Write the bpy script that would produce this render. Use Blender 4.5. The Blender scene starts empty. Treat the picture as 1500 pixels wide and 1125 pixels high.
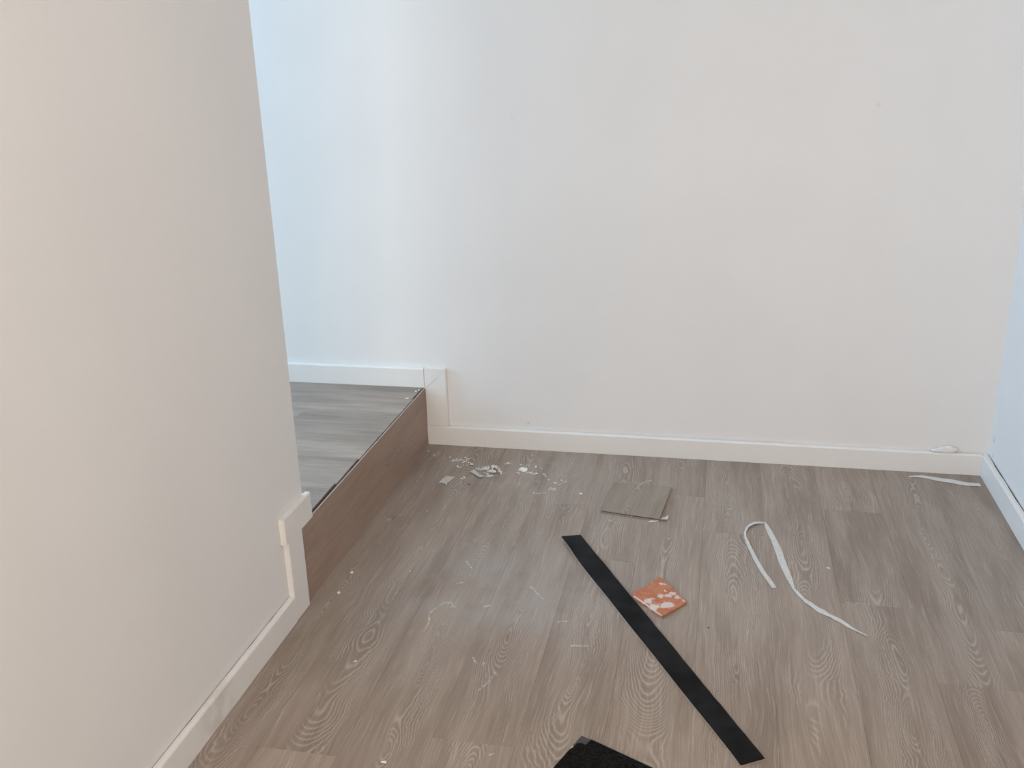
import bpy, bmesh, math, random
from mathutils import Vector, Matrix
random.seed(7)
scene = bpy.context.scene
C = scene.collection

# ------------------------------------------------------------------ camera
cam_data = bpy.data.cameras.new('camera')
cam = bpy.data.objects.new('camera', cam_data); C.objects.link(cam)
YAW, PITCH, ROLL = -0.2196525, 0.3318126, -0.0291697
fwd = Vector((math.sin(YAW)*math.cos(PITCH), math.cos(YAW)*math.cos(PITCH), -math.sin(PITCH)))
rgt0 = Vector((math.cos(YAW), -math.sin(YAW), 0)); up0 = rgt0.cross(fwd)
rgt = rgt0*math.cos(ROLL) + up0*math.sin(ROLL)
upv = -rgt0*math.sin(ROLL) + up0*math.cos(ROLL)
cam.matrix_world = Matrix(((rgt.x, upv.x, -fwd.x, 0.88889), (rgt.y, upv.y, -fwd.y, -2.72978),
                           (rgt.z, upv.z, -fwd.z, 1.17925), (0, 0, 0, 1)))
cam_data.sensor_width = 36.0
cam_data.lens = 36.0*1416.81/1500.0
cam_data.clip_start = 0.02
scene.camera = cam

# ------------------------------------------------------------------ world, lights, exposure
world = bpy.data.worlds.new('sky'); scene.world = world
world.use_nodes = True
world.node_tree.nodes['Background'].inputs[0].default_value = (0.72, 0.84, 1.0, 1)
world.node_tree.nodes['Background'].inputs[1].default_value = 0.15
scene.view_settings.view_transform = 'Standard'
scene.view_settings.look = 'None'
scene.view_settings.gamma = 1.0
scene.view_settings.exposure = 0.0
scene.view_settings.use_curve_mapping = False

def area(name, loc, target, sx, sy, power, color):
    d = bpy.data.lights.new(name, 'AREA'); d.shape = 'RECTANGLE'
    d.size, d.size_y = sx, sy
    d.energy = power; d.color = color
    o = bpy.data.objects.new(name, d); C.objects.link(o)
    o.location = loc
    o.rotation_euler = (Vector(target)-Vector(loc)).to_track_quat('-Z', 'Y').to_euler()
    return o
# daylight through the glazed door behind the camera
area('daylight_rear_door', (0.85, -4.28, 1.25), (0.85, 0, 1.25), 1.2, 2.0, 37.0, (1.0, 0.924, 0.842))
# daylight through the two windows of the raised room behind the partition
area('daylight_front_window', (-0.62, -3.33, 1.75), (-0.62, 0, 1.6), 0.85, 1.5, 19, (0.93, 1.0, 0.97))
area('daylight_side_window', (-2.98, -0.62, 1.45), (0, -0.62, 1.45), 0.9, 1.7, 84.5, (0.403, 0.69, 1.0))
# warm ceiling lamp near the partition, behind the camera
lamp = bpy.data.lights.new('ceiling_lamp_glow', 'SPOT')
lamp.energy = 36; lamp.color = (1.0, 0.954, 0.858); lamp.shadow_soft_size = 0.12
lamp.spot_size = math.radians(165); lamp.spot_blend = 0.6
lo = bpy.data.objects.new('ceiling_lamp_glow', lamp); C.objects.link(lo)
lo.location = (1.15, -2.75, 2.40)

# ------------------------------------------------------------------ node helpers and materials
def new_mat(name):
    m = bpy.data.materials.new(name); m.use_nodes = True
    nt = m.node_tree; b = nt.nodes['Principled BSDF']
    return m, nt, b
class N:
    def __init__(s, nt): s.nt = nt
    def node(s, t, **kw):
        n = s.nt.nodes.new(t)
        for k, v in kw.items(): setattr(n, k, v)
        return n
    def put(s, inp, v):
        if hasattr(v, 'links') or hasattr(v, 'is_output'): s.nt.links.new(v, inp)
        else: inp.default_value = v
    def math(s, op, a, b=0.0, c=0.0, clamp=False):
        n = s.node('ShaderNodeMath', operation=op); n.use_clamp = clamp
        s.put(n.inputs[0], a); s.put(n.inputs[1], b); s.put(n.inputs[2], c)
        return n.outputs[0]
    def comb(s, x, y, z):
        n = s.node('ShaderNodeCombineXYZ'); s.put(n.inputs[0], x); s.put(n.inputs[1], y); s.put(n.inputs[2], z)
        return n.outputs[0]
    def noise(s, vec, scale=1.0, detail=2.0, rough=0.5):
        n = s.node('ShaderNodeTexNoise'); s.put(n.inputs['Vector'], vec)
        n.inputs['Scale'].default_value = scale; n.inputs['Detail'].default_value = detail
        n.inputs['Roughness'].default_value = rough
        return n.outputs['Fac']
    def mapr(s, v, a, b, c=0.0, d=1.0, smooth=True):
        n = s.node('ShaderNodeMapRange'); n.interpolation_type = 'SMOOTHSTEP' if smooth else 'LINEAR'
        s.put(n.inputs[0], v)
        for i, q in enumerate((a, b, c, d)): n.inputs[1+i].default_value = q
        return n.outputs[0]
    def mix(s, f, a, b, mode='MIX'):
        n = s.node('ShaderNodeMix'); n.data_type = 'RGBA'; n.blend_type = mode
        s.put(n.inputs[0], f); s.put(n.inputs[6], a); s.put(n.inputs[7], b)
        return n.outputs[2]
    def bump(s, h, strength, dist):
        n = s.node('ShaderNodeBump'); n.inputs['Strength'].default_value = strength
        n.inputs['Distance'].default_value = dist; s.put(n.inputs['Height'], h)
        return n.outputs[0]

def spot(n, pos, c, r0, r1):          # 1 inside r0 of point c, 0 beyond r1
    v = n.node('ShaderNodeVectorMath', operation='DISTANCE')
    n.nt.links.new(pos, v.inputs[0]); v.inputs[1].default_value = c
    return n.mapr(v.outputs['Value'], r0, r1, 1.0, 0.0)

def paint_mat(name, col, rough=0.6, stain=None, marks=()):
    m, nt, b = new_mat(name); n = N(nt)
    pos = n.node('ShaderNodeNewGeometry').outputs['Position']
    f = n.noise(pos, 3.0, 3.0)
    c = n.mix(n.mapr(f, 0.3, 0.7), tuple(x*0.985 for x in col)+(1,), tuple(min(1, x*1.01) for x in col)+(1,))
    if stain:
        k = spot(n, pos, stain[0], stain[1], stain[2])
        k = n.math('MULTIPLY', k, n.mapr(n.noise(pos, 22.0, 3.0), 0.32, 0.6))
        c = n.mix(n.math('MULTIPLY', k, stain[4]), c, stain[3]+(1,))
    for p, r, mc, a in marks:
        k = spot(n, pos, p, r*0.3, r)
        k = n.math('MULTIPLY', k, n.mapr(n.noise(pos, 160.0, 2.0), 0.35, 0.6))
        c = n.mix(n.math('MULTIPLY', k, a), c, mc+(1,))
    nt.links.new(c, b.inputs['Base Color'])
    b.inputs['Roughness'].default_value = rough
    b.inputs['Specular IOR Level'].default_value = 0.35
    h = n.math('ADD', n.noise(pos, 260.0, 2.0), n.math('MULTIPLY', n.noise(pos, 30.0, 2.0), 1.2))
    nt.links.new(n.bump(h, 0.10, 0.0012), b.inputs['Normal'])
    return m

def wood_mat(name, dark, light, line, rough, dust_sheen, rings=1.0):
    m, nt, b = new_mat(name); n = N(nt)
    tc = n.node('ShaderNodeTexCoord').outputs['Object']
    sp = n.node('ShaderNodeSeparateXYZ'); nt.links.new(tc, sp.inputs[0])
    x, y = sp.outputs[0], sp.outputs[1]
    oi = n.node('ShaderNodeObjectInfo')
    sc = n.node('ShaderNodeSeparateColor'); nt.links.new(oi.outputs['Color'], sc.inputs[0])
    seed = n.math('MULTIPLY', sc.outputs[0], 37.0); tone = sc.outputs[1]; arch = sc.outputs[2]
    # growth rings cut at a slant: stretched ovals and arches along the board
    n1 = n.noise(n.comb(n.math('MULTIPLY', x, 7.0), n.math('MULTIPLY', y, 3.2), seed), 1.0, 2.0)
    n2 = n.noise(n.comb(n.math('MULTIPLY', x, 5.0), n.math('MULTIPLY', y, 4.2), n.math('ADD', seed, 9.0)), 1.0, 1.0)
    n3 = n.noise(n.comb(n.math('MULTIPLY', x, 95.0), n.math('MULTIPLY', y, 55.0), seed), 1.0, 2.0)
    u = n.math('ADD', x, n.math('MULTIPLY', n.math('SUBTRACT', n1, 0.5), 0.060))
    u = n.math('ADD', u, n.math('MULTIPLY', n.math('SUBTRACT', n3, 0.5), 0.0075))
    u = n.math('ADD', u, n.math('MULTIPLY', n.math('SUBTRACT', arch, 0.5), 0.09))
    v = n.math('ADD', n.math('MULTIPLY', y, 0.085), n.math('MULTIPLY', n.math('SUBTRACT', n2, 0.5), 0.10))
    r = n.math('SQRT', n.math('ADD', n.math('MULTIPLY', u, u), n.math('MULTIPLY', v, v)))
    ring = n.math('SINE', n.math('MULTIPLY', r, 1560.0))
    ringl = n.mapr(ring, 0.30, 1.0)
    ringd = n.mapr(ring, -0.1, -1.0)
    where = n.mapr(n.noise(n.comb(n.math('MULTIPLY', x, 18.0), n.math('MULTIPLY', y, 3.4), n.math('ADD', seed, 4.0)), 1.0, 2.0), 0.41, 0.58)
    where = n.math('MULTIPLY', where, n.mapr(n.math('ABSOLUTE', u), 0.068, 0.036))
    if rings > 1.0: where = n.mapr(n.math('ABSOLUTE', u), 0.075, 0.04)
    where = n.math('MULTIPLY', where, rings)
    # tone drifting along the board, fine pores
    drift = n.noise(n.comb(n.math('MULTIPLY', x, 17.0), n.math('MULTIPLY', y, 2.4), n.math('ADD', seed, 21.0)), 1.0, 3.0, 0.55)
    pores = n.noise(n.comb(n.math('MULTIPLY', n.math('ADD', x, n.math('MULTIPLY', n1, 0.05)), 480.0), n.math('MULTIPLY', y, 8.0), seed), 1.0, 3.0, 0.65)
    fine = n.noise(n.comb(n.math('MULTIPLY', n.math('ADD', x, n.math('MULTIPLY', n1, 0.05)), 170.0), n.math('MULTIPLY', y, 3.2), seed), 1.0, 3.0, 0.6)
    f = n.mapr(n.math('ADD', n.math('MULTIPLY', drift, 0.75), n.math('MULTIPLY', fine, 0.25)), 0.33, 0.66)
    c = n.mix(f, dark+(1,), light+(1,))
    c = n.mix(n.math('MULTIPLY', n.math('MULTIPLY', ringd, where), 0.26), c, tuple(q*0.70 for q in dark)+(1,))
    c = n.mix(n.math('MULTIPLY', n.math('MULTIPLY', ringl, where), 0.64), c, line+(1,))
    c = n.mix(n.math('MULTIPLY', n.mapr(pores, 0.54, 0.68), 0.50), c, line+(1,))
    c = n.mix(n.math('MULTIPLY', n.mapr(pores, 0.45, 0.32), 0.38), c, tuple(q*0.72 for q in dark)+(1,))
    g = n.math('ADD', n.math('MULTIPLY', tone, 0.44), 0.78)
    gc = n.node('ShaderNodeCombineColor')
    for i in range(3): nt.links.new(g, gc.inputs[i])
    c = n.mix(1.0, c, gc.outputs[0], 'MULTIPLY')
    if dust_sheen:
        pos = n.node('ShaderNodeNewGeometry').outputs['Position']
        sm = n.noise(pos, 9.0, 4.0, 0.65)
        k = n.math('MULTIPLY', spot(n, pos, (0.42, -0.86, 0.0), 0.03, 0.40), n.mapr(sm, 0.28, 0.66))  # broad grey patch: dust plus the floor's soft sheen mixed into the colour
        c = n.mix(n.math('MULTIPLY', k, 0.42), c, (0.40, 0.385, 0.375, 1))
        k2 = n.math('MULTIPLY', spot(n, pos, (0.30, -0.17, 0.0), 0.02, 0.34), n.mapr(n.noise(pos, 26.0, 4.0, 0.7), 0.45, 0.75))
        c = n.mix(n.math('MULTIPLY', k2, 0.35), c, (0.46, 0.44, 0.42, 1))
    nt.links.new(c, b.inputs['Base Color'])
    rr = n.math('ADD', rough, n.math('MULTIPLY', pores, 0.12))
    nt.links.new(rr, b.inputs['Roughness'])
    b.inputs['Specular IOR Level'].default_value = 0.40
    h = n.math('ADD', pores, n.math('MULTIPLY', ring, 0.15))
    nt.links.new(n.bump(h, 0.12, 0.0006), b.inputs['Normal'])
    return m

def plain(name, col, rough=0.6, var=0.12, scale=60.0, spec=0.3, bump=0.0):
    m, nt, b = new_mat(name); n = N(nt)
    tc = n.node('ShaderNodeTexCoord').outputs['Object']
    f = n.noise(tc, scale, 3.0)
    c = n.mix(n.mapr(f, 0.3, 0.7), tuple(q*(1-var) for q in col)+(1,), tuple(min(1, q*(1+var)) for q in col)+(1,))
    nt.links.new(c, b.inputs['Base Color'])
    b.inputs['Roughness'].default_value = rough
    b.inputs['Specular IOR Level'].default_value = spec
    if bump:
        nt.links.new(n.bump(f, bump, 0.002), b.inputs['Normal'])
    return m

WALL = (0.80, 0.775, 0.755)
M = {}
M['wall'] = paint_mat('wall_paint', WALL, 0.62, marks=[
    ((1.27, 0.013, 1.02), 0.008, (0.45, 0.43, 0.41), 0.25), ((0.3254, 0.013, 0.0847), 0.005, (0.12, 0.1, 0.09), 0.5),
    ((0.30, 0.013, 1.0), 0.006, (0.5, 0.48, 0.46), 0.2), ((1.652, -0.02, 0.12), 0.012, (0.35, 0.34, 0.33), 0.8),
    ((1.652, -0.03, 0.075), 0.010, (0.4, 0.39, 0.38), 0.6), ((1.652, -0.12, 0.16), 0.006, (0.5, 0.5, 0.5), 0.7)])
M['trim'] = paint_mat('trim_lacquer', (0.80, 0.765, 0.73), 0.38, stain=((0.008, -1.375, 0.03), 0.02, 0.085, (0.58, 0.52, 0.43), 0.55))
M['caulk'] = plain('white_caulk', (0.80, 0.79, 0.77), 0.7)
M['wad'] = plain('cream_filler', (0.78, 0.755, 0.72), 0.8, 0.10, 60, 0.2, 0.4)
M['oak'] = wood_mat('limed_oak_vinyl', (0.272, 0.208, 0.165), (0.378, 0.301, 0.246), (0.53, 0.455, 0.395), 0.46, True, 0.9)
M['oak_tread'] = wood_mat('grey_oak_vinyl', (0.265, 0.206, 0.163), (0.405, 0.326, 0.268), (0.50, 0.415, 0.352), 0.55, False, 0.2)
M['oak_riser'] = wood_mat('brown_oak_vinyl', (0.315, 0.212, 0.160), (0.375, 0.265, 0.205), (0.43, 0.335, 0.27), 0.5, False, 0.55)
M['screed'] = plain('dark_underlay', (0.05, 0.042, 0.036), 0.9)
M['darkjoint'] = plain('dark_joint', (0.06, 0.052, 0.046), 0.9)
M['concrete'] = plain('bare_concrete', (0.30, 0.29, 0.28), 0.9, 0.2, 20)
M['black'] = plain('black_vinyl_backing', (0.0080, 0.0082, 0.0093), 0.62, 0.65, 16, 0.14, 0.15)
M['black2'] = plain('black_foam_backing', (0.0095, 0.0088, 0.0080), 0.85, 0.6, 160, 0.08, 0.3)
M['core'] = plain('grey_vinyl_core', (0.20, 0.195, 0.185), 0.6)
M['cutedge'] = plain('pale_cut_edge', (0.46, 0.41, 0.36), 0.7)
M['rim'] = plain('plaster_edge', (0.66, 0.555, 0.485), 0.8, 0.25, 300)
M['greycore'] = plain('dull_grey_core', (0.075, 0.073, 0.071), 0.6)
M['tape'] = plain('white_release_paper', (0.66, 0.63, 0.60), 0.55, 0.06, 90)
M['paper'] = plain('grey_scrap_paper', (0.56, 0.53, 0.50), 0.6, 0.08, 60)
M['plaster'] = plain('white_plaster', (0.90, 0.87, 0.82), 0.85, 0.10, 200)
M['film'] = plain('crinkled_white_film', (0.82, 0.785, 0.75), 0.35, 0.12, 120, 0.5)
nt_ = M['film'].node_tree; fn_ = N(nt_)
nt_.links.new(fn_.mapr(fn_.noise(fn_.node('ShaderNodeNewGeometry').outputs['Position'], 210.0, 3.0, 0.7), 0.38, 0.60, 0.6, 1.0), nt_.nodes['Principled BSDF'].inputs['Alpha'])
M['grit'] = plain('dark_grit', (0.13, 0.10, 0.085), 0.9)

# ------------------------------------------------------------------ object helpers
def link(name, bm, mats, parent=None, matrix=None, smooth=False):
    me = bpy.data.meshes.new(name)
    bm.normal_update(); bm.to_mesh(me); bm.free()
    for q in (mats if isinstance(mats, (list, tuple)) else [mats]): me.materials.append(q)
    if smooth:
        for f in me.polygons: f.use_smooth = True
    o = bpy.data.objects.new(name, me); C.objects.link(o)
    if matrix is not None: o.matrix_world = matrix
    if parent is not None:
        o.parent = parent
        o.matrix_parent_inverse = Matrix.Translation(-parent.location)
    return o
def tag(o, label, cat, group=None, kind=None):
    o['label'] = label; o['category'] = cat
    if group: o['group'] = group
    if kind: o['kind'] = kind
    return o
def empty(name, loc, label, cat):
    o = bpy.data.objects.new(name, None); C.objects.link(o); o.location = loc
    o.empty_display_size = 0.05
    return tag(o, label, cat)
def add_box(bm, x0, x1, y0, y1, z0, z1):
    v = [bm.verts.new(q) for q in ((x0,y0,z0),(x1,y0,z0),(x1,y1,z0),(x0,y1,z0),(x0,y0,z1),(x1,y0,z1),(x1,y1,z1),(x0,y1,z1))]
    for f in ((3,2,1,0),(4,5,6,7),(0,1,5,4),(1,2,6,5),(2,3,7,6),(3,0,4,7)): bm.faces.new([v[i] for i in f])
def box(*a):
    bm = bmesh.new(); add_box(bm, *a); return bm
def loft(sections, closed=True):
    """tube of equal closed sections with end caps"""
    bm = bmesh.new(); rows = [[bm.verts.new(p) for p in s] for s in sections]; k = len(rows[0])
    for a, b in zip(rows, rows[1:]):
        for i in range(k): bm.faces.new((a[i], a[(i+1) % k], b[(i+1) % k], b[i]))
    bm.faces.new(list(reversed(rows[0]))); bm.faces.new(rows[-1])
    bmesh.ops.recalc_face_normals(bm, faces=bm.faces)
    return bm
def slab(outline, z0, z1, bevel=0.0):
    """flat piece of the given outline between two heights"""
    bm = bmesh.new()
    lo_ = [bm.verts.new((x, y, z0)) for x, y in outline]; hi = [bm.verts.new((x, y, z1)) for x, y in outline]
    k = len(outline)
    bm.faces.new(lo_); bm.faces.new(hi)
    for i in range(k): bm.faces.new((lo_[i], lo_[(i+1) % k], hi[(i+1) % k], hi[i]))
    bmesh.ops.recalc_face_normals(bm, faces=bm.faces)
    if bevel:
        bmesh.ops.bevel(bm, geom=[e for e in bm.edges], offset=bevel, segments=1, affect='EDGES', clamp_overlap=True)
    return bm
def sheet(rows, thick):
    """thin bent sheet: rows of (x,y,z) across its width, given a thickness"""
    bm = bmesh.new(); up = [[bm.verts.new((p[0], p[1], p[2]+thick)) for p in r] for r in rows]
    dn = [[bm.verts.new(p) for p in r] for r in rows]
    n, k = len(rows), len(rows[0])
    for i in range(n-1):
        for j in range(k-1):
            bm.faces.new((up[i][j], up[i+1][j], up[i+1][j+1], up[i][j+1]))
            bm.faces.new((dn[i][j], dn[i][j+1], dn[i+1][j+1], dn[i+1][j]))
    if thick == 0.0:
        bmesh.ops.delete(bm, geom=[v for r in dn for v in r], context='VERTS')
        bmesh.ops.recalc_face_normals(bm, faces=bm.faces)
        if sum(f.normal.z for f in bm.faces) < 0: bmesh.ops.reverse_faces(bm, faces=bm.faces)
        return bm
    ring = [(i, 0) for i in range(n)] + [(n-1, j) for j in range(1, k)] + [(i, k-1) for i in range(n-2, -1, -1)] + [(0, j) for j in range(k-2, 0, -1)]
    for a, b in zip(ring, ring[1:]+ring[:1]):
        bm.faces.new((up[a[0]][a[1]], up[b[0]][b[1]], dn[b[0]][b[1]], dn[a[0]][a[1]]))
    bmesh.ops.recalc_face_normals(bm, faces=bm.faces)
    return bm

# ------------------------------------------------------------------ the room shell
XW, XR, YB, H, STEP = -0.005, 1.652, 0.013, 2.52, 0.19      # partition face, wall on the right, back wall, ceiling, step height
YC, XT = -0.913, -0.115                                      # end of the partition, its other face
XL, YL, YR = -3.0, -3.35, -4.3
S = 'structure'
tag(link('wall_back', box(XL-0.1, XR+0.1, YB, YB+0.12, -0.1, H), M['wall']), 'plain white back wall facing the viewer, running past the step', 'wall', kind=S)
tag(link('wall_right', box(XR, XR+0.12, YR-0.1, YB, -0.1, H), M['wall']), 'white side wall at the far end of the back baseboard, in bluish light', 'wall', kind=S)
tag(link('wall_left', box(XT, XW, YL, YC, -0.1, H), M['wall']), 'large white partition wall ending at the step, edge on to the passage', 'wall', kind=S)
bm = box(XL-0.1, 0.2, YR-0.1, YR, -0.1, H); add_box(bm, 1.5, XR+0.12, YR-0.1, YR, -0.1, H); add_box(bm, 0.2, 1.5, YR-0.1, YR, 2.28, H)
tag(link('wall_rear', bm, M['wall']), 'white wall behind the viewer with a wide door opening', 'wall', kind=S)
bm = box(XT-0.02, XW, YR, YL, -0.1, H)
tag(link('wall_left.001', bm, M['wall']), 'white partition wall carrying on behind the viewer', 'wall', kind=S)
bm = box(XL-0.1, XL, YL-0.1, -1.1, -0.1, H); add_box(bm, XL-0.1, XL, -0.15, YB, -0.1, H)
add_box(bm, XL-0.1, XL, -1.1, -0.15, -0.1, 0.55); add_box(bm, XL-0.1, XL, -1.1, -0.15, 2.35, H)
tag(link('wall_passage', bm, M['wall']), 'white end wall of the raised passage with a window opening', 'wall', kind=S)
bm = box(XL, -1.06, YL-0.1, YL, -0.1, H); add_box(bm, -0.18, XT, YL-0.1, YL, -0.1, H)
add_box(bm, -1.06, -0.18, YL-0.1, YL, -0.1, 0.98); add_box(bm, -1.06, -0.18, YL-0.1, YL, 2.5, H)
tag(link('wall_front', bm, M['wall']), 'white front wall of the raised room with a window opening', 'wall', kind=S)
tag(link('ceiling', box(XL-0.1, XR+0.12, YR-0.1, YB+0.12, H, H+0.1), M['wall']), 'plain white ceiling over the room', 'ceiling', kind=S)

# ------------------------------------------------------------------ boards (planks, tread boards, riser)
def plank(parent, mat, w, l0, l1, thick, matrix, color, gap=0.00006, ends=(0.0, 0.0), name='plank'):
    """board: local x across, y along (l0..l1), top at z = 0; chamfered upper edges"""
    a, e = w/2-gap, 0.00045
    y0, y1 = l0+gap, l1-gap
    bm = bmesh.new()
    bot = [bm.verts.new(q) for q in ((-a, y0, -thick), (a, y0+ends[0], -thick), (a, y1+ends[1], -thick), (-a, y1, -thick))]
    mid = [bm.verts.new(q) for q in ((-a, y0, -e), (a, y0+ends[0], -e), (a, y1+ends[1], -e), (-a, y1, -e))]
    top = [bm.verts.new(q) for q in ((-a+e, y0+e, 0), (a-e, y0+e+ends[0], 0), (a-e, y1-e+ends[1], 0), (-a+e, y1-e, 0))]
    bm.faces.new(bot[::-1]); bm.faces.new(top)
    for r0, r1 in ((bot, mid), (mid, top)):
        for i in range(4): bm.faces.new((r0[i], r0[(i+1) % 4], r1[(i+1) % 4], r1[i]))
    bmesh.ops.recalc_face_normals(bm, faces=bm.faces)
    o = link(name, bm, mat, parent, matrix)
    o.color = color
    return o

floor = tag(link('floor', box(-0.02, XR, YR-0.1, YB, -0.1, -0.0042), M['screed']), 'limed oak look vinyl plank floor strewn with dust and scraps', 'floor', kind=S)
SEAM = [1.486-0.1535*k for k in range(-1, 11)]
# per row from the right-hand wall: joints along the row (y), then (seed, tone, ring offset) for its boards, far board first
ROWS = [
 ([-0.81], [(0.11, .36, .35, -0.35), (0.71, .70, .60, -1.15)]),
 ([-1.02], [(0.23, .34, .30, -0.42), (0.52, .40, .62, -1.3)]),
 ([-0.286, -0.752], [(0.37, .62, .5, -0.1), (0.83, .36, .52, -0.36), (0.05, .40, .4, -1.15)]),
 ([-1.95], [(0.61, .58, .42, -0.62)]),
 ([-0.46, -1.72], [(0.29, .46, .62, -0.18), (0.93, .50, .42, -0.98)]),
 ([-0.2565], [(0.47, .42, .5, -0.1), (0.67, .54, .62, -0.48)]),
 ([-0.646], [(0.87, .50, .6, -0.3), (0.18, .52, .5, -0.98)]),
 ([-0.36, -1.342], [(0.41, .46, .6, -0.05), (0.33, .52, .5, -0.85), (0.77, .60, .5, -1.6)]),
 ([-0.61], [(0.97, .52, .32, -0.56), (0.57, .50, .5, -1.05)]),
 ([-1.42], [(0.15, .44, .5, -0.65), (0.81, .62, .5, -1.6)]),
 ([-0.50], [(0.63, .36, .5, -0.3), (0.27, .38, .55, -1.0)]),
]
for i, (joints, cols) in enumerate(ROWS):
    xa, xb = SEAM[i], SEAM[i+1]
    xa = min(xa, XR-0.004); xb = max(xb, -0.004)
    cx, w = (xa+xb)/2, xa-xb
    ys = [YB-0.003] + joints
    last = joints[-1]
    while last > YR: last -= 1.22; ys.append(max(last, YR-0.1))
    for k in range(len(ys)-1):
        sd, tn, ar, oy = cols[k] if k < len(cols) else (random.random(), 0.45+0.1*random.random(), random.random(), (ys[k]+ys[k+1])/2)
        plank(floor, M['oak'], w, ys[k+1]-oy, ys[k]-oy, 0.0042, Matrix.Translation((cx, oy, 0)), (sd, tn, ar, 1))

# ------------------------------------------------------------------ the step
step = tag(link('step', box(XL, -0.0062, YL, YB, -0.1, STEP-0.0065), M['concrete']), 'single step up into the passage, grey tread boards over a brown riser', 'step', kind=S)
def RX(x0, y, z):   # boards lying along the passage: local y runs to the left
    return Matrix(((0, -1, 0, x0), (1, 0, 0, y), (0, 0, 1, z), (0, 0, 0, 1)))
ty = YB-0.001
tread = [(0.1115, -0.0105, -0.0064), (0.1535, -0.0064, -0.0058), (0.1535, -0.0062, -0.0066), (0.1535, -0.0060, -0.0074), (0.1535, -0.0082, -0.0104), (0.1535, -0.0112, -0.0134), (0.1535, -0.013, -0.013)]
ttone = [0.30, 0.62, 0.40, 0.70, 0.50, 0.66, 0.5]
tj = [1.05, 0.62, 0.30, 0.88, 0.22, 0.70, 0.4]
for k, (w, e0, e1) in enumerate(tread):
    cy = ty-w/2
    # near end at x = e (far side e0, near side e1)
    for a, b2, first in ((0.0, tj[k], True), (tj[k], 3.0, False)):
        plank(step, M['oak_tread'], w, (-e0 if first else a), b2, 0.0045, RX(0, cy, STEP), (random.random(), ttone[k]+(0.0 if first else 0.12), random.random(), 1), name='tread_board',
              ends=((e0-e1) if first else 0.0, 0.0))
    ty -= w
yy = ty
while yy > YL+0.01:
    w = min(0.1535, yy-YL)
    plank(step, M['oak_tread'], w, XT*-1, 3.0, 0.0045, RX(0, yy-w/2, STEP), (random.random(), 0.5, random.random(), 1), name='tread_board')
    yy -= w
# dark underlay showing in the open joint between tread and riser
rows = []
for i in range(47):
    y = YB-0.004 - i*0.02
    wob = 0.0007*math.sin(i*1.7)+0.0006*math.sin(i*0.61+1)
    rows.append([(-0.016+wob, y, STEP-0.0062), (-0.0014, y, STEP-0.0062)])
link('underlay', sheet(rows, 0.0022), M['screed'], step)
# riser: one board on edge, local x up, y along the step, z outwards
RM = Matrix(((0, 0, 1, 0.0012), (0, 1, 0, -0.86), (1, 0, 0, STEP/2), (0, 0, 0, 1)))
plank(step, M['oak_riser'], STEP, -0.097, 0.872, 0.0042, RM, (0.39, 0.48, 0.62, 1), name='riser')
# pale cut edge along the top of the riser
rows = []
for i in range(50):
    y = YB-0.003-i*0.0188
    wob = 0.0004*math.sin(i*2.3)+0.0004*math.sin(i*0.9)
    rows.append([(-0.0016, y, STEP-0.0006), (0.0006, y, STEP-0.0006+wob*0.3)])
link('riser_edge', sheet(rows, 0.0008), M['cutedge'], step)

# ------------------------------------------------------------------ baseboards and trim
T, BH = 0.013, 0.0635
PROF = ((0.0, 0.0), (1.0, 0.0), (1.0, BH-0.0045), (0.86, BH-0.0012), (0.60, BH), (0.0, BH))
def baseboard(name, p0, p1, nrm, z0, label, t=T, gap=(0.0004, 0.0022), hh=BH, seed=0, n=None):
    """moulding from p0 to p1 on the wall line; nrm points off the wall; uneven gap behind its top"""
    rnd = random.Random(seed)
    p0, p1, nv = Vector(p0+(0,)), Vector(p1+(0,)), Vector(nrm+(0,))
    L = (p1-p0).length; n = n or max(2, int(L/0.03)); secs = []; joint = []
    g = gap[0]
    for i in range(n+1):
        g = max(gap[0], min(gap[1], g + rnd.uniform(-1, 1)*(gap[1]-gap[0])*0.45))
        b = p0.lerp(p1, i/n)
        sec = []
        for k, (u, z) in enumerate(PROF):
            off = t*u if k not in (0, 5) else (0.0003 if k == 0 else g)
            z = z*hh/BH
            sec.append(b + nv*off + Vector((0, 0, z0+z)))
        secs.append(sec)
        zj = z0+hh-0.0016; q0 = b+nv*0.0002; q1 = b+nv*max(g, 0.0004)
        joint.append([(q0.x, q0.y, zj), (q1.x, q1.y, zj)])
    o = link(name, loft(secs), M['trim'])
    if gap[1] > 0.002: link('joint_strip', sheet(joint, 0.0), M['darkjoint'], o)  # thin dark strip set inside the gap, darkening the joint line
    return tag(o, label, 'baseboard', kind=S)
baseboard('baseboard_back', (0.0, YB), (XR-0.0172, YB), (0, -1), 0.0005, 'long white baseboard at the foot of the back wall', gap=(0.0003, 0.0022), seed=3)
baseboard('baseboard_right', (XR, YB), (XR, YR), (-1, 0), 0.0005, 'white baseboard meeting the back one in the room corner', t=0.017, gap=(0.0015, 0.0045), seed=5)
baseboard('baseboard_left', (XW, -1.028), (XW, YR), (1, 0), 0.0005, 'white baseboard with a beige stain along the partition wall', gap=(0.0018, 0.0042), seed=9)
baseboard('baseboard_step', (XL, YB), (-0.0014, YB), (0, -1), STEP+0.0005, 'white baseboard on the back wall above the step tread', gap=(0.0002, 0.0012), seed=11)
baseboard('baseboard_end', (XT, YC), (XW, YC), (0, 1), STEP+0.0005, 'short white baseboard across the end of the partition wall', seed=12)

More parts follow.
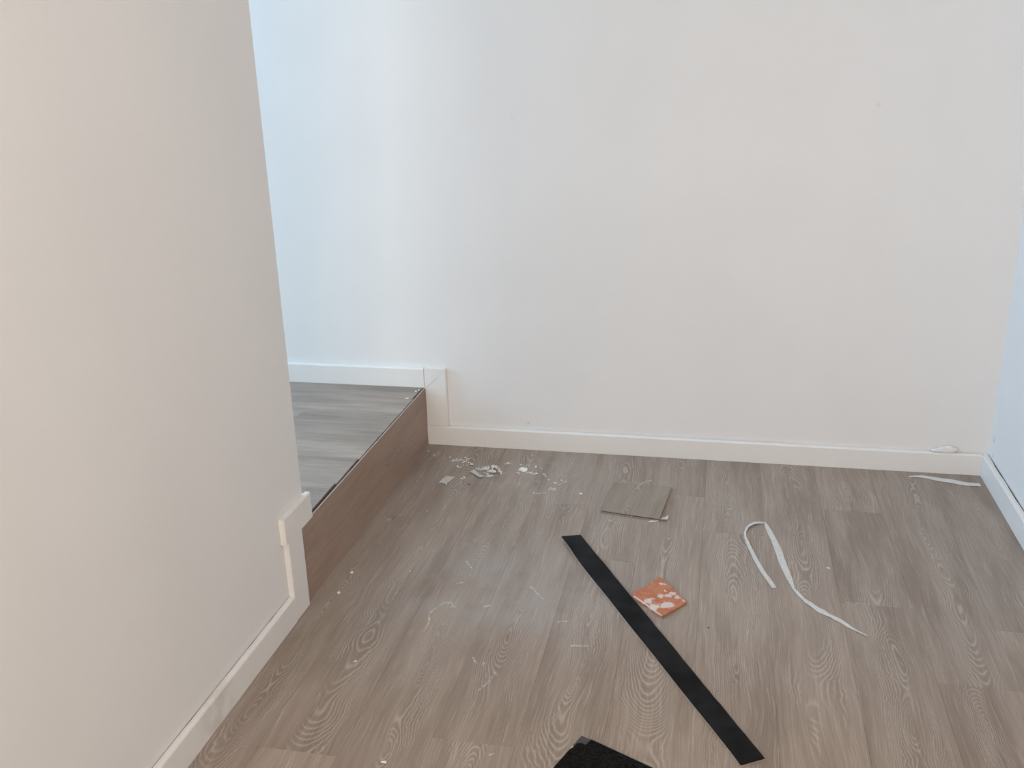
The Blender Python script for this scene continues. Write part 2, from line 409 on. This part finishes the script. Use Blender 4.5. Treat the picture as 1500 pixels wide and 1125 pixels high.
def trim_piece(name, outline, place, t, label, bevel=0.0022, skip=()):
    """flat moulding: outline in (along, up), thickness t outwards; 'place' maps (along, up, out) to the room"""
    bm = bmesh.new()
    a = [bm.verts.new(place(s, z, 0.0004)) for s, z in outline]; b = [bm.verts.new(place(s, z, t)) for s, z in outline]
    k = len(outline); bm.faces.new(a); fb = bm.faces.new(b)
    for i in range(k): bm.faces.new((a[i], a[(i+1) % k], b[(i+1) % k], b[i]))
    chosen = [l.edge for l in fb.loops]
    bmesh.ops.recalc_face_normals(bm, faces=bm.faces)
    bmesh.ops.bevel(bm, geom=[e for i, e in enumerate(chosen) if i not in skip], offset=bevel, segments=2, affect='EDGES', clamp_overlap=True)
    return tag(link(name, bm, M['trim']), label, 'trim', kind=S)
bk = lambda s, z, o: (s, YB-o, z)
lf = lambda s, z, o: (XW+o, s, z)
zt = STEP+BH+0.0005
trim_piece('trim_1', [(0.0, 0.0645), (0.0702, 0.0645), (0.0702, zt), (0.0002, zt-0.0698)], bk, T, 'upright white trim board on the back wall beside the step riser', 0.0018, (0, 2))
trim_piece('trim_2', [(0.0, zt-0.0697), (0.0701, zt+0.0003), (0.0, zt+0.0004)], bk, T+0.0002, 'small mitred white trim piece capping the upright on the back wall', 0.0013, (2,))
trim_piece('trim_3', [(-1.0285, 0.0004), (-0.957, 0.0004), (-0.957, 0.1935), (-1.0285, 0.1935)], lf, T+0.0003, 'upright white trim board at the end of the partition, against the riser', 0.0018, (2,))
trim_piece('trim_4', [(-1.038, 0.1938), (-0.897, 0.1938), (-0.897, 0.2545), (-1.038, 0.2545)], lf, T+0.0003, 'short white trim block topping the partition upright at step level', 0.0018, (0,))
rows = []
for i in range(9):
    f = i/8; x = 0.066-0.034*f; z = zt-0.0042-0.034*f; h = 0.0009*(1-0.5*f)*(0.7+0.5*math.sin(i*2.1)**2)
    rows.append([(x+h, YB-T-0.0010, z-h), (x-h, YB-T-0.0010, z+h)])
link('filler_line', sheet(rows, 0.0), M['caulk'], bpy.data.objects['trim_2'])
# filler lumps along the cap of the mitred trim
bm = bmesh.new()
for i in range(9):
    x = 0.006+i*0.0068; r = random.uniform(0.0018, 0.0030)
    bmesh.ops.create_icosphere(bm, subdivisions=1, radius=1.0, matrix=Matrix.Translation((x, YB-0.004-random.random()*0.005, zt+0.0008)) @ Matrix.Diagonal((r*1.8, r, r*0.6, 1)))
f_ = link('filler', bm, M['caulk'], bpy.data.objects['trim_2']); f_['kind'] = 'stuff'

# ------------------------------------------------------------------ things on the floor
# long black strip: black backing uppermost, pale decor layer beneath showing along its long edge
def strip_rows(pts_a, pts_b, n, zf, m=4):
    rows = []
    for i in range(n+1):
        t = i/n
        a = Vector(pts_a[0]).lerp(Vector(pts_a[1]), t); b = Vector(pts_b[0]).lerp(Vector(pts_b[1]), t)
        rows.append([(*(a.lerp(b, j/m)), zf(t, j/m)) for j in range(m+1)])
    return rows
LA = [(0.5234, -0.5703), (0.9587, -1.3207)]      # the edge facing the step
LB = [(0.5676, -0.5374), (0.9992, -1.297)]
c0 = Vector(LA[0])
bs = empty('vinyl_strip', (LA[0][0], LA[0][1], 0), 'long narrow black vinyl offcut lying face down across the floor', 'offcut')
def zbend(t, s):   # lifted a little at the far end on the step side, with a dent
    return 0.0012 + 0.010*max(0, 1-t/0.16)**1.6*(1-s) + 0.0016*math.exp(-((t-0.06)/0.03)**2)*(1-s) + 0.0005*math.sin(t*23)*(1-s)
def mv(P, a, b): return [tuple(P[0]), tuple(P[1])]
rnd = random.Random(4)
rws = strip_rows(LA, LB, 40, lambda t, s: zbend(t, s)+0.0012)
for r in rws[1:-1]:
    j = rnd.uniform(-0.0007, 0.0007); r[-1] = (r[-1][0]+j, r[-1][1], r[-1][2])
    # backing drawn in slightly from the pale edge
    r[0] = (r[0][0]+0.0010, r[0][1]+0.0007, r[0][2])
link('backing', sheet(rws, 0.0026), M['black'], bs)
dl = link('decor_layer', sheet(strip_rows(LA, LB, 40, lambda t, s: zbend(t, s)-0.0006), 0.0014), M['cutedge'], bs)
dl['label'] = 'thin pale edge under the black backing'
# black offcut at the bottom of the picture
PA = [(0.6783, -1.293), (0.8009, -1.3508), (0.6435, -1.3805)]
apex = Vector(PA[0]); d1 = (Vector(PA[1])-apex).normalized(); d2 = (Vector(PA[2])-apex).normalized()
bo = empty('vinyl_offcut', (apex.x, apex.y, 0), 'square cornered black vinyl offcut cut off by the bottom of the picture', 'offcut')
def quad(a, u, v, lu, lv, ou=0.0, ov=0.0):
    o_ = a+u*ou+v*ov
    return [tuple(o_), tuple(o_+u*(lu-ou)), tuple(o_+u*(lu-ou)+v*(lv-ov)), tuple(o_+v*(lv-ov))]
link('core', slab(quad(apex, d1, d2, 0.30, 0.152), 0.0006, 0.0030), M['greycore'], bo)
ol = [apex+d1*0.021+d2*0.0006, apex+d1*0.30+d2*0.0006, apex+d1*0.30+d2*0.152, apex+d2*0.152+d1*0.001, apex+d2*0.05+d1*0.001, apex+d2*0.037+d1*0.0030, apex+d2*0.024+d1*0.0045, apex+d2*0.019+d1*0.010, apex+d2*0.0185+d1*0.020]
bk2 = link('backing', slab([tuple(q) for q in ol], 0.0032, 0.0052), M['black2'], bo)
bk2['label'] = 'black backing torn away at one corner'
ch = [apex+d2*0.0335+d1*0.0006, apex+d2*0.0335+d1*0.0045, apex+d2*0.040+d1*0.0035, apex+d2*0.0405+d1*0.0006]
tr_ = link('torn_edge', slab([tuple(q) for q in ch], 0.0032, 0.0046), M['tape'], bo); tr_['label'] = 'pale torn spot on the edge'

# square sample of the flooring, grain upwards
SQ = [(0.6188, -0.2116), (0.6009, -0.3935), (0.7594, -0.4197), (0.78, -0.2169)]
tl, bl, br, tr2 = [Vector(q) for q in SQ]
so = empty('flooring_sample', (bl.x, bl.y, 0), 'nearly square oak look vinyl offcut lying loose near the back wall', 'offcut')
cx_, cy_ = (tl+br)/2
ang = math.atan2((tl-bl).x, (tl-bl).y)
MS = Matrix.Translation((cx_, cy_, 0)) @ Matrix.Rotation(-ang, 4, 'Z')
inv = MS.inverted()
loc = [inv @ Vector((q.x, q.y, 0)) for q in (bl, br, tr2, tl)]
def sample(z0, z1, grow, col, name, mat):
    bm = slab([(q.x, q.y) for q in loc], z0, z1, 0.0006)
    o = link(name, bm, mat, None, MS); o.parent = so; o.matrix_parent_inverse = Matrix.Translation(-so.location); o.color = col
    return o
M['oak_sample'] = wood_mat('oak_sample_vinyl', (0.270, 0.212, 0.164), (0.345, 0.282, 0.222), (0.41, 0.345, 0.28), 0.55, False, 1.3)
bm = slab([(q.x, q.y) for q in loc], 0.0044, 0.0068, 0.0004)
sm_ = link('wear_layer', bm, M['oak_sample'], None, MS); sm_.parent = so; sm_.matrix_parent_inverse = Matrix.Translation(-so.location); sm_.color = (0.44, 0.55, 0.62, 1)
# lower half with the locking tongue reaching out on the near side, thin dark groove between
g_ = 0.0028
lw = [(loc[0].x+0.001, loc[0].y-0.0035), (loc[1].x-0.018, loc[1].y-0.0045), (loc[1].x-0.012, loc[1].y), (loc[1].x-0.001, loc[1].y), (loc[2].x-0.001, loc[2].y), (loc[3].x+0.001, loc[3].y)]
lo2 = link('locking_tongue', slab(lw, 0.0004, 0.0022), M['oak_sample'], None, MS); lo2.parent = so; lo2.matrix_parent_inverse = Matrix.Translation(-so.location); lo2.color = (0.2, 0.35, 0.5, 1)
gv = [(loc[0].x+0.003, loc[0].y+g_), (loc[1].x-0.003, loc[1].y+g_), (loc[2].x-0.003, loc[2].y-g_), (loc[3].x+0.003, loc[3].y-g_)]
gr = link('groove', slab(gv, 0.0022, 0.0044), M['screed'], None, MS); gr.parent = so; gr.matrix_parent_inverse = Matrix.Translation(-so.location)

# terracotta shard with white paint
SH = [(0.7795, -0.7147), (0.7963, -0.7352), (0.8135, -0.7643), (0.8302, -0.791), (0.8461, -0.8149), (0.8336, -0.832), (0.8141, -0.8577), (0.7953, -0.8819), (0.7807, -0.8688), (0.7643, -0.8493), (0.7446, -0.8313), (0.726, -0.8108), (0.7258, -0.7922), (0.737, -0.7785), (0.7515, -0.7655), (0.7664, -0.7356)]
sx_ = sum(q[0] for q in SH)/len(SH); sy_ = sum(q[1] for q in SH)/len(SH)
PT = [(0.7996, -0.8392), (0.8068, -0.8351), (0.7624, -0.8255), (0.7896, -0.8007), (0.8046, -0.7968), (0.8146, -0.7848), (0.7878, -0.7504), (0.7762, -0.8487), (0.8114, -0.7541), (0.8261, -0.8005), (0.7972, -0.7759), (0.8373, -0.813)]
def terra():
    m, nt, b = new_mat('painted_terracotta'); n = N(nt)
    pos = n.node('ShaderNodeNewGeometry').outputs['Position']
    f = n.noise(pos, 55.0, 4.0, 0.6)
    c = n.mix(n.mapr(f, 0.3, 0.7), (0.46, 0.150, 0.072, 1), (0.56, 0.215, 0.112, 1))
    w = n.noise(pos, 190.0, 4.0, 0.65)
    wn = n.node('ShaderNodeTexNoise'); nt.links.new(pos, wn.inputs['Vector']); wn.inputs['Scale'].default_value = 75.0; wn.inputs['Detail'].default_value = 4.0
    va = n.node('ShaderNodeVectorMath', operation='MULTIPLY_ADD'); nt.links.new(wn.outputs['Color'], va.inputs[0]); va.inputs[1].default_value = (0.026, 0.026, 0.0); nt.links.new(pos, va.inputs[2])
    vs = n.node('ShaderNodeVectorMath', operation='SUBTRACT'); nt.links.new(va.outputs[0], vs.inputs[0]); vs.inputs[1].default_value = (0.013, 0.013, 0.0)
    wp = vs.outputs[0]
    k = 0.0
    for (q, r) in zip(PT, (0.020, 0.018, 0.018, 0.012, 0.011, 0.013, 0.009, 0.019, 0.007, 0.010, 0.007, 0.006)):
        s_ = spot(n, wp, (q[0], q[1], 0.007), r*0.15, r*1.05)
        k = n.math('MAXIMUM', k, s_)
    k = n.math('MULTIPLY', n.mapr(k, 0.05, 0.75), n.mapr(n.math('ADD', w, n.math('MULTIPLY', k, 0.22)), 0.50, 0.60))
    k = n.math('MAXIMUM', k, n.math('MULTIPLY', n.mapr(w, 0.63, 0.70), 0.55))
    c = n.mix(n.math('MULTIPLY', k, 0.9), c, (0.74, 0.62, 0.57, 1))
    nt.links.new(c, b.inputs['Base Color']); b.inputs['Roughness'].default_value = 0.75
    nt.links.new(n.bump(w, 0.3, 0.001), b.inputs['Normal'])
    return m
M['terra'] = terra()
tb = empty('terracotta_shard', (sx_, sy_, 0), 'orange terracotta shard smeared with white paint beside the long black strip', 'shard')
rnd = random.Random(8)
bm = bmesh.new()
k = len(SH)
def rim(scale, z, jit): return [bm.verts.new((sx_+(x-sx_)*scale+rnd.uniform(-jit, jit), sy_+(y-sy_)*scale+rnd.uniform(-jit, jit), z+rnd.uniform(-jit, jit)*0.3)) for x, y in SH]
r0 = rim(0.965, 0.0006, 0.0004); r1 = rim(1.0, 0.0035, 0.0006); r2 = rim(0.985, 0.0066, 0.0006); r3 = rim(0.6, 0.0074, 0.0005); ctr = bm.verts.new((sx_, sy_, 0.0074))
bm.faces.new(r0[::-1])
for a, b in ((r0, r1), (r1, r2), (r2, r3)):
    for i in range(k): bm.faces.new((a[i], a[(i+1) % k], b[(i+1) % k], b[i]))
for i in range(k): bm.faces.new((r3[i], r3[(i+1) % k], ctr))
bmesh.ops.recalc_face_normals(bm, faces=bm.faces)
link('fired_clay', bm, M['terra'], tb)
# plaster left on the broken edge facing the strip
e0 = [Vector(SH[i]) for i in (11, 10, 9, 8, 7)]
rows = []
for i, q in enumerate(e0):
    inn = (Vector((sx_, sy_))-q).normalized()
    rows.append([(q.x, q.y, 0.0062), (*(q+inn*(0.003+0.0015*(i % 2))), 0.0070)])
pl_ = link('plaster_rim', sheet(rows, 0.0007), M['rim'], tb); pl_['label'] = 'pale plaster along the broken edge'

# looped white strip
CEN = [(1.0395, -0.7143), (1.0343, -0.6988), (1.0288, -0.6816), (1.0166, -0.6454), (1.0079, -0.6132), (0.9991, -0.58), (0.99, -0.5398), (0.9835, -0.5071), (0.9781, -0.4766), (0.9779, -0.451), (0.9832, -0.4272), (0.994, -0.4076), (1.0062, -0.3949), (1.0198, -0.3901), (1.0291, -0.3886), (1.0321, -0.4049), (1.0377, -0.4317), (1.0426, -0.4567), (1.0475, -0.4781), (1.0516, -0.5055), (1.0554, -0.5292), (1.0591, -0.5585), (1.0614, -0.5815), (1.0656, -0.6066), (1.0688, -0.6258), (1.0738, -0.658), (1.0787, -0.6894), (1.0826, -0.7123), (1.0918, -0.7313), (1.102, -0.7524), (1.1088, -0.7637), (1.1158, -0.7723), (1.1226, -0.7824), (1.1293, -0.7919), (1.1364, -0.7965), (1.1432, -0.8039), (1.15, -0.8104), (1.1569, -0.8158), (1.1648, -0.8229), (1.1727, -0.8294), (1.1877, -0.8475), (1.1963, -0.8564), (1.2049, -0.8648), (1.222, -0.8795)]
WID = [0.0098, 0.0113, 0.0117, 0.0106, 0.0114, 0.0105, 0.0092, 0.0081, 0.0049, 0.0048, 0.0077, 0.0122, 0.0147, 0.0129, 0.0041, 0.0091, 0.013, 0.0144, 0.0147, 0.0167, 0.0182, 0.0164, 0.0172, 0.0161, 0.0159, 0.015, 0.0101, 0.0053, 0.0081, 0.0081, 0.0136, 0.0138, 0.0119, 0.0145, 0.0167, 0.0144, 0.0122, 0.0109, 0.0121, 0.0101, 0.009, 0.0066, 0.0059, 0.0025]
def ribbon(cen, wid, zf, thick, m=2):
    rows = []
    n = len(cen)
    for i in range(n):
        a = Vector(cen[max(0, i-1)]); b = Vector(cen[min(n-1, i+1)])
        t = (b-a).normalized(); p = Vector((-t.y, t.x)); c = Vector(cen[i])
        rows.append([(*(c+p*wid[i]*(0.5-j/m)), zf(i, j/m)) for j in range(m+1)])
    return sheet(rows, thick)
FOLD = 14
tape = empty('paper_strip', (CEN[4][0], CEN[4][1], 0), 'thin white paper strip folded into a narrow loop with a long trailing tail', 'paper strip')
link('short_arm', ribbon(CEN[:FOLD+1], WID[:FOLD+1], lambda i, s: 0.0005+0.0012*(0.5+0.5*math.sin(i*1.3))+0.003*math.exp(-((i-10)/2.5)**2)*s, 0.0005), M['tape'], tape)
link('long_arm', ribbon(CEN[FOLD:], WID[FOLD:], lambda i, s: 0.0005+0.0014*(0.5+0.5*math.sin(i*1.1+s*1.5)), 0.0005), M['tape'], tape)
# white strip in front of the corner
C2 = [(1.4371, -0.0381), (1.454, -0.035), (1.476, -0.0345), (1.5003, -0.0412), (1.5242, -0.0487), (1.5447, -0.0539), (1.5648, -0.0609), (1.5849, -0.067), (1.6042, -0.0676), (1.6146, -0.0683), (1.6195, -0.0743)]
W2 = [0.0015, 0.006, 0.011, 0.018, 0.020, 0.021, 0.021, 0.018, 0.017, 0.015, 0.004]
o = link('paper_strip', ribbon(C2, W2, lambda i, s: 0.0006+0.001*math.sin(i*0.9)**2+0.0018*(1-s), 0.0005), M['tape'])
tag(o, 'short straight white paper strip on the floor below the room corner', 'paper strip')

# scraps and flakes
def flake(name, outline, label, mat, lift=0.003, thick=0.0006, cat='scrap', group=None, fold=None, seed=0):
    """crumpled flat scrap: outline fan around its middle with the rim raised unevenly"""
    rnd = random.Random(seed)
    cx = sum(q[0] for q in outline)/len(outline); cy = sum(q[1] for q in outline)/len(outline)
    bm = bmesh.new(); top, bot = [], []
    for x, y in outline:
        z = 0.0004+rnd.random()*lift
        top.append(bm.verts.new((x, y, z+thick))); bot.append(bm.verts.new((x, y, z)))
    zc = 0.0004+rnd.random()*lift*0.6
    ct = bm.verts.new((cx, cy, zc+thick)); cb = bm.verts.new((cx, cy, zc)); k = len(outline)
    for i in range(k):
        j = (i+1) % k
        bm.faces.new((top[i], top[j], ct)); bm.faces.new((bot[j], bot[i], cb)); bm.faces.new((bot[i], bot[j], top[j], top[i]))
    bmesh.ops.recalc_face_normals(bm, faces=bm.faces)
    return tag(link(name, bm, mat), label, cat, group)
flake('paper_scrap', [(0.1145, -0.2765), (0.1259, -0.2315), (0.154, -0.237), (0.1452, -0.2704), (0.1416, -0.2795), (0.145, -0.3009), (0.138, -0.2871)], 'flat grey paper scrap with a torn tail, nearest the step riser', M['paper'], 0.0025, seed=1)
flake('paper_scrap', [(0.1881, -0.1952), (0.1952, -0.1777), (0.2213, -0.2064), (0.239, -0.2135), (0.2269, -0.2318), (0.2137, -0.2198)], 'folded grey paper scrap beside the white film pile', M['paper'], 0.0035, seed=2)
flake('film_scrap', [(0.2405, -0.1483), (0.2443, -0.1391), (0.2598, -0.1454), (0.2653, -0.1547), (0.2608, -0.1679), (0.2551, -0.1612), (0.2483, -0.1652)], 'crinkled whitish film scrap at the back of the film pile', M['film'], 0.006, seed=5)
flake('film_scrap', [(0.2575, -0.1538), (0.2608, -0.1452), (0.2676, -0.1558), (0.2749, -0.1697), (0.285, -0.1895), (0.2838, -0.2029), (0.276, -0.1928), (0.2724, -0.1914), (0.2656, -0.1746), (0.2595, -0.1686)], 'pointed whitish film blade at the plaster lump side of the film pile', M['film'], 0.007, seed=15)
flake('film_scrap', [(0.2187, -0.1667), (0.2246, -0.1557), (0.2356, -0.147), (0.2401, -0.1634), (0.2335, -0.1709), (0.2238, -0.1739)], 'narrow white film sliver behind the folded grey scrap', M['film'], 0.005, seed=6)
flake('film_scrap', [(0.2358, -0.1806), (0.2474, -0.1704), (0.26, -0.1735), (0.267, -0.1858), (0.2561, -0.1924), (0.2462, -0.1874), (0.2405, -0.1913)], 'small ragged film piece in the middle of the film pile', M['film'], 0.004, seed=17)
flake('film_scrap', [(0.2378, -0.2171), (0.2472, -0.205), (0.265, -0.2106), (0.2548, -0.2194)], 'tiny white film sliver in front of the film pile', M['film'], 0.003, seed=7)
flake('paper_scrap', [(0.7294, -0.4292), (0.7364, -0.4225), (0.7488, -0.4206), (0.7584, -0.4183), (0.7493, -0.4284), (0.7336, -0.4321)], 'sliver of white paper under the front edge of the loose square offcut', M['tape'], 0.001, 0.0004, seed=8)
flake('paper_scrap', [(0.7605, -0.4227), (0.7673, -0.405), (0.7739, -0.3968), (0.7811, -0.3964), (0.78, -0.4086), (0.7736, -0.4198), (0.765, -0.4243)], 'small white paper curl at the corner of the loose square offcut', M['tape'], 0.009, 0.0005, seed=9)

def lump(name, c, rx, ry, rz, mat, label, cat, group=None, seed=0, sub=2, rough=0.18, z=0.0):
    rnd = random.Random(seed); bm = bmesh.new()
    bmesh.ops.create_icosphere(bm, subdivisions=sub, radius=1.0)
    for v in bm.verts:
        s_ = 1+rnd.uniform(-rough, rough); v.co = Vector((v.co.x*rx*s_, v.co.y*ry*s_, max(-0.55, v.co.z*s_)*rz+0.55*rz))
    return tag(link(name, bm, mat, None, Matrix.Translation((c[0], c[1], z+0.0002))), label, cat, group)
PL = [(0.3411, -0.1573), (0.2842, -0.1152), (0.3731, -0.13)]
lump('plaster_lump', PL[0], 0.0125, 0.011, 0.006, M['plaster'], 'largest white plaster lump among the debris below the upright trim', 'plaster lump', seed=3, rough=0.22)
# wad of white fibre lying on the top of the back baseboard
rnd = random.Random(12); bm = bmesh.new()
bmesh.ops.create_icosphere(bm, subdivisions=3, radius=1.0)
for v in bm.verts:
    x, y, z = v.co
    s_ = 1+0.16*math.sin(x*9+z*5)*math.cos(z*8+y*3)+rnd.uniform(-0.05, 0.05)
    v.co = Vector((x*0.037*s_+0.004*z, y*0.0068*s_, (max(-0.6, z)*s_+0.6)*0.0125*(1-0.25*x*x)+0.003*math.sin(x*2.2)*(z > 0)))
tag(link('plaster_wad', bm, M['wad'], None, Matrix.Translation((1.531, 0.0052, BH+0.0008)), True), 'whitish filler wad lying on the back baseboard close to the corner', 'filler wad')

# crumbs
def crumb_mesh(seed, mat):
    rnd = random.Random(seed); bm = bmesh.new()
    pts = [Vector((rnd.uniform(-1, 1), rnd.uniform(-1, 1), rnd.uniform(-0.5, 0.7))).normalized() for _ in range(9)]
    for p in pts: bm.verts.new((p.x, p.y*rnd.uniform(0.6, 1), max(-0.35, p.z*0.7)+0.35))
    bmesh.ops.convex_hull(bm, input=bm.verts)
    bmesh.ops.delete(bm, geom=[v for v in bm.verts if not v.link_faces], context='VERTS')
    me = bpy.data.meshes.new('plaster_crumb'); bm.to_mesh(me); bm.free(); me.materials.append(mat)
    return me
CM = [crumb_mesh(20+i, M['plaster']) for i in range(6)]
GM = [crumb_mesh(40+i, M['grit']) for i in range(2)]
def crumb(x, y, s, label, group=None, meshes=CM, name='plaster_crumb', flat=0.8):
    o = bpy.data.objects.new(name, random.choice(meshes)); C.objects.link(o)
    o.location = (x, y, 0.0001); s *= 1.2; o.scale = (s*random.uniform(0.8, 1.5), s*random.uniform(0.8, 1.3), s*flat)
    o.rotation_euler = (0, 0, random.uniform(0, 6.28))
    return tag(o, label, 'crumb', group)
for i, (x, y, s) in enumerate([(0.0995, -0.0954, 0.0032), (0.1119, -0.1243, 0.0026), (0.1142, -0.117, 0.0031), (0.119, -0.1215, 0.0021), (0.122, -0.1088, 0.0031), (0.1239, -0.1024, 0.0026), (0.1389, -0.1582, 0.0041), (0.143, -0.1626, 0.0026), (0.153, -0.1645, 0.0031), (0.1429, -0.1128, 0.0037), (0.1496, -0.1248, 0.0031), (0.1505, -0.1186, 0.0031), (0.1469, -0.091, 0.0042), (0.1565, -0.1195, 0.0031), (0.1534, -0.098, 0.0026), (0.1651, -0.1251, 0.0026), (0.1752, -0.134, 0.0036), (0.1796, -0.1402, 0.0047), (0.1831, -0.1371, 0.0026), (0.1603, -0.097, 0.0021), (0.1343, -0.1009, 0.0021), (0.1331, -0.1098, 0.0021), (0.1534, -0.1458, 0.0021), (0.1653, -0.144, 0.0021), (0.1753, -0.2418, 0.004), (0.1772, -0.2295, 0.0035), (0.1819, -0.2344, 0.0025), (0.1796, -0.2452, 0.002), (0.2005, -0.1642, 0.0026), (0.2075, -0.1715, 0.0031), (0.2136, -0.1748, 0.0031), (0.2193, -0.1697, 0.0036), (0.2309, -0.1887, 0.0025), (0.2395, -0.1957, 0.0025), (0.2473, -0.2067, 0.003), (0.2565, -0.2094, 0.0025)]):
    crumb(x, y, s, 'white plaster crumb in the scatter between step corner and film scrap', 'plaster crumbs near the step corner')
for i, (x, y, s) in enumerate([(0.2841, -0.1161, 0.0047), (0.2886, -0.1128, 0.0031), (0.2946, -0.1162, 0.0026), (0.3282, -0.1766, 0.003), (0.3344, -0.1814, 0.003), (0.3294, -0.1657, 0.0025), (0.3269, -0.1199, 0.0031), (0.3334, -0.1173, 0.0021), (0.3452, -0.124, 0.0021), (0.3516, -0.1247, 0.0026), (0.3627, -0.169, 0.003), (0.3675, -0.1764, 0.003), (0.3702, -0.1637, 0.002), (0.3825, -0.1742, 0.0025), (0.3853, -0.1713, 0.003), (0.3763, -0.1776, 0.002), (0.3741, -0.1298, 0.0051), (0.3883, -0.1319, 0.002), (0.3941, -0.1352, 0.002), (0.2776, -0.1187, 0.0021)]):
    crumb(x, y, s, 'white plaster crumb in the scatter around the largest plaster lump', 'plaster crumbs around the plaster lump')
for i, (x, y, s) in enumerate([(0.4074, -0.1769, 0.0035), (0.4114, -0.1837, 0.003), (0.4154, -0.1911, 0.002), (0.4281, -0.2116, 0.0025), (0.446, -0.2285, 0.003), (0.4508, -0.2333, 0.002), (0.4547, -0.2249, 0.002), (0.4656, -0.2106, 0.0035), (0.4769, -0.2144, 0.002), (0.4956, -0.1734, 0.002), (0.4005, -0.3043, 0.0019), (0.4104, -0.305, 0.0019), (0.4328, -0.2993, 0.0019), (0.4302, -0.1751, 0.0015), (0.4563, -0.1696, 0.0015)]):
    crumb(x, y, s, 'white plaster crumb between plaster lump and loose square offcut', 'plaster crumbs before the square offcut')
for (x, y, s), lb in zip([(0.0543, -0.9003, 0.0045), (0.0502, -0.8074, 0.0047), (0.1357, -0.46, 0.0028), (0.1883, -0.7766, 0.0025), (0.5325, -0.2907, 0.0048), (0.3456, -1.4222, 0.0039), (1.167, -0.605, 0.0035), (0.1883, -1.1465, 0.0026), (0.0173, -0.056, 0.0032), (0.0446, -0.0847, 0.0032)], (
    'single white crumb on the floor straight below the riser middle', 'thin pale splinter on the floor beside the riser, above the single crumb',
    'tiny white crumb on the floor in front of the grey paper scrap', 'tiny pale crumb midway between riser and black strip',
    'white crumb standing alone between plaster scatter and square offcut', 'white crumb at the bottom of the picture below the patch of dust and sheen',
    'tiny white crumb on the floor beside the tail of the looped paper strip', 'pinhead white crumb on the floor near the partition baseboard',
    'tiny white crumb in front of the step corner where riser meets back wall', 'pale crumb beside the riser foot near the back wall')):
    crumb(x, y, s, lb)
for (x, y, s), lb in zip([(0.205, -0.2783, 0.004), (0.3951, -0.241, 0.0035), (0.8952, -0.9019, 0.0023), (0.3779, -0.1393, 0.0031)], ('dark speck of grit beside the torn grey paper scrap', 'dark speck of grit in front of the plaster lump', 'dark pinhead speck between orange shard and looped strip', 'dark speck of grit right behind the plaster lump')):
    crumb(x, y, s, lb, None, GM, 'grit_speck')
# white chips on the tread beside the open joint
for (x, y, s), lb in zip([(-0.0126, -0.0227, 0.0043), (-0.0184, -0.0363, 0.0048), (-0.0256, -0.1029, 0.0052)], ('white chip on the step tread right at the back corner', 'white chip on the step tread beside the corner chip', 'thin white chip on the step tread a little off the corner')):
    o = crumb(x, y, s, lb, None, CM, 'plaster_chip', 0.3); o.location.z = STEP+0.0001

# chalky scuff marks on the floor: thin films of dust, parts of the floor
def scuff_mat():
    m, nt, b = new_mat('chalky_scuff'); n = N(nt)
    pos = n.node('ShaderNodeNewGeometry').outputs['Position']
    b.inputs['Base Color'].default_value = (0.70, 0.66, 0.62, 1); b.inputs['Roughness'].default_value = 0.9
    k = n.math('MULTIPLY', n.mapr(n.noise(pos, 240.0, 3.0, 0.7), 0.35, 0.56), 0.95)
    nt.links.new(k, b.inputs['Alpha'])
    return m
M['scuff'] = scuff_mat()
for pts, wd in [([(0.296, -1.0155), (0.2955, -0.9784), (0.2873, -0.9464), (0.2955, -0.9229), (0.3059, -0.9013), (0.3231, -0.8933)], 0.0045), ([(0.3238, -0.8958), (0.3324, -0.9118), (0.3412, -0.9138)], 0.006), ([(0.3954, -0.9062), (0.4068, -0.8968), (0.4157, -0.8879)], 0.0045), ([(0.4229, -1.0897), (0.43, -1.103), (0.4379, -1.1098)], 0.0045), ([(0.4513, -1.1136), (0.4496, -1.1017)], 0.003), ([(0.6155, -1.0171), (0.6274, -1.0129), (0.64, -1.0142), (0.653, -1.0093)], 0.0053), ([(0.5219, -1.3708), (0.5322, -1.3643)], 0.0045), ([(0.4602, -1.1964), (0.4688, -1.178), (0.4778, -1.1553), (0.4803, -1.1293)], 0.003), ([(0.573, -0.9341), (0.5863, -0.9273), (0.5955, -0.9283)], 0.0045), ([(0.4939, -0.8064), (0.5141, -0.8319), (0.5289, -0.8506)], 0.0037), ([(0.3098, -0.7057), (0.3202, -0.7236), (0.3307, -0.7369)], 0.0037), ([(0.313, -0.8135), (0.3276, -0.8059)], 0.0045), ([(0.4587, -0.2445), (0.4674, -0.2276), (0.4818, -0.2137)], 0.0037), ([(0.4381, -0.2683), (0.4483, -0.2706), (0.4581, -0.2706)], 0.0198), ([(0.4028, -0.3077), (0.4165, -0.3026), (0.4336, -0.2985)], 0.0045), ([(0.6926, -0.2031), (0.6976, -0.1871), (0.7094, -0.1765), (0.7217, -0.1703)], 0.0045), ([(0.2005, -0.1642), (0.2231, -0.1566), (0.2387, -0.1484)], 0.0126), ([(0.2362, -0.1962), (0.2476, -0.1862), (0.2625, -0.1757)], 0.018), ([(0.11, -0.1176), (0.1366, -0.1093), (0.1601, -0.1032)], 0.0144), ([(0.3361, -0.1647), (0.361, -0.1692), (0.382, -0.1718)], 0.0126), ([(0.4868, -0.7977), (0.4966, -0.8063)], 0.006), ([(1.1913, -0.7505), (1.2164, -0.7497), (1.2325, -0.7505)], 0.0023)]:
    n_ = len(pts); cen = []
    for i in range((n_-1)*4+1):
        a, f = divmod(i, 4); a2 = min(a+1, n_-1); cen.append(tuple(Vector(pts[a]).lerp(Vector(pts[a2]), f/4)))
    rn = random.Random(int(pts[0][0]*9999))
    o = link('scuff_mark', ribbon(cen, [wd*rn.uniform(0.4, 1.3) for _ in cen], lambda i, s: 0.0004, 0.0, 1), M['scuff'], floor)
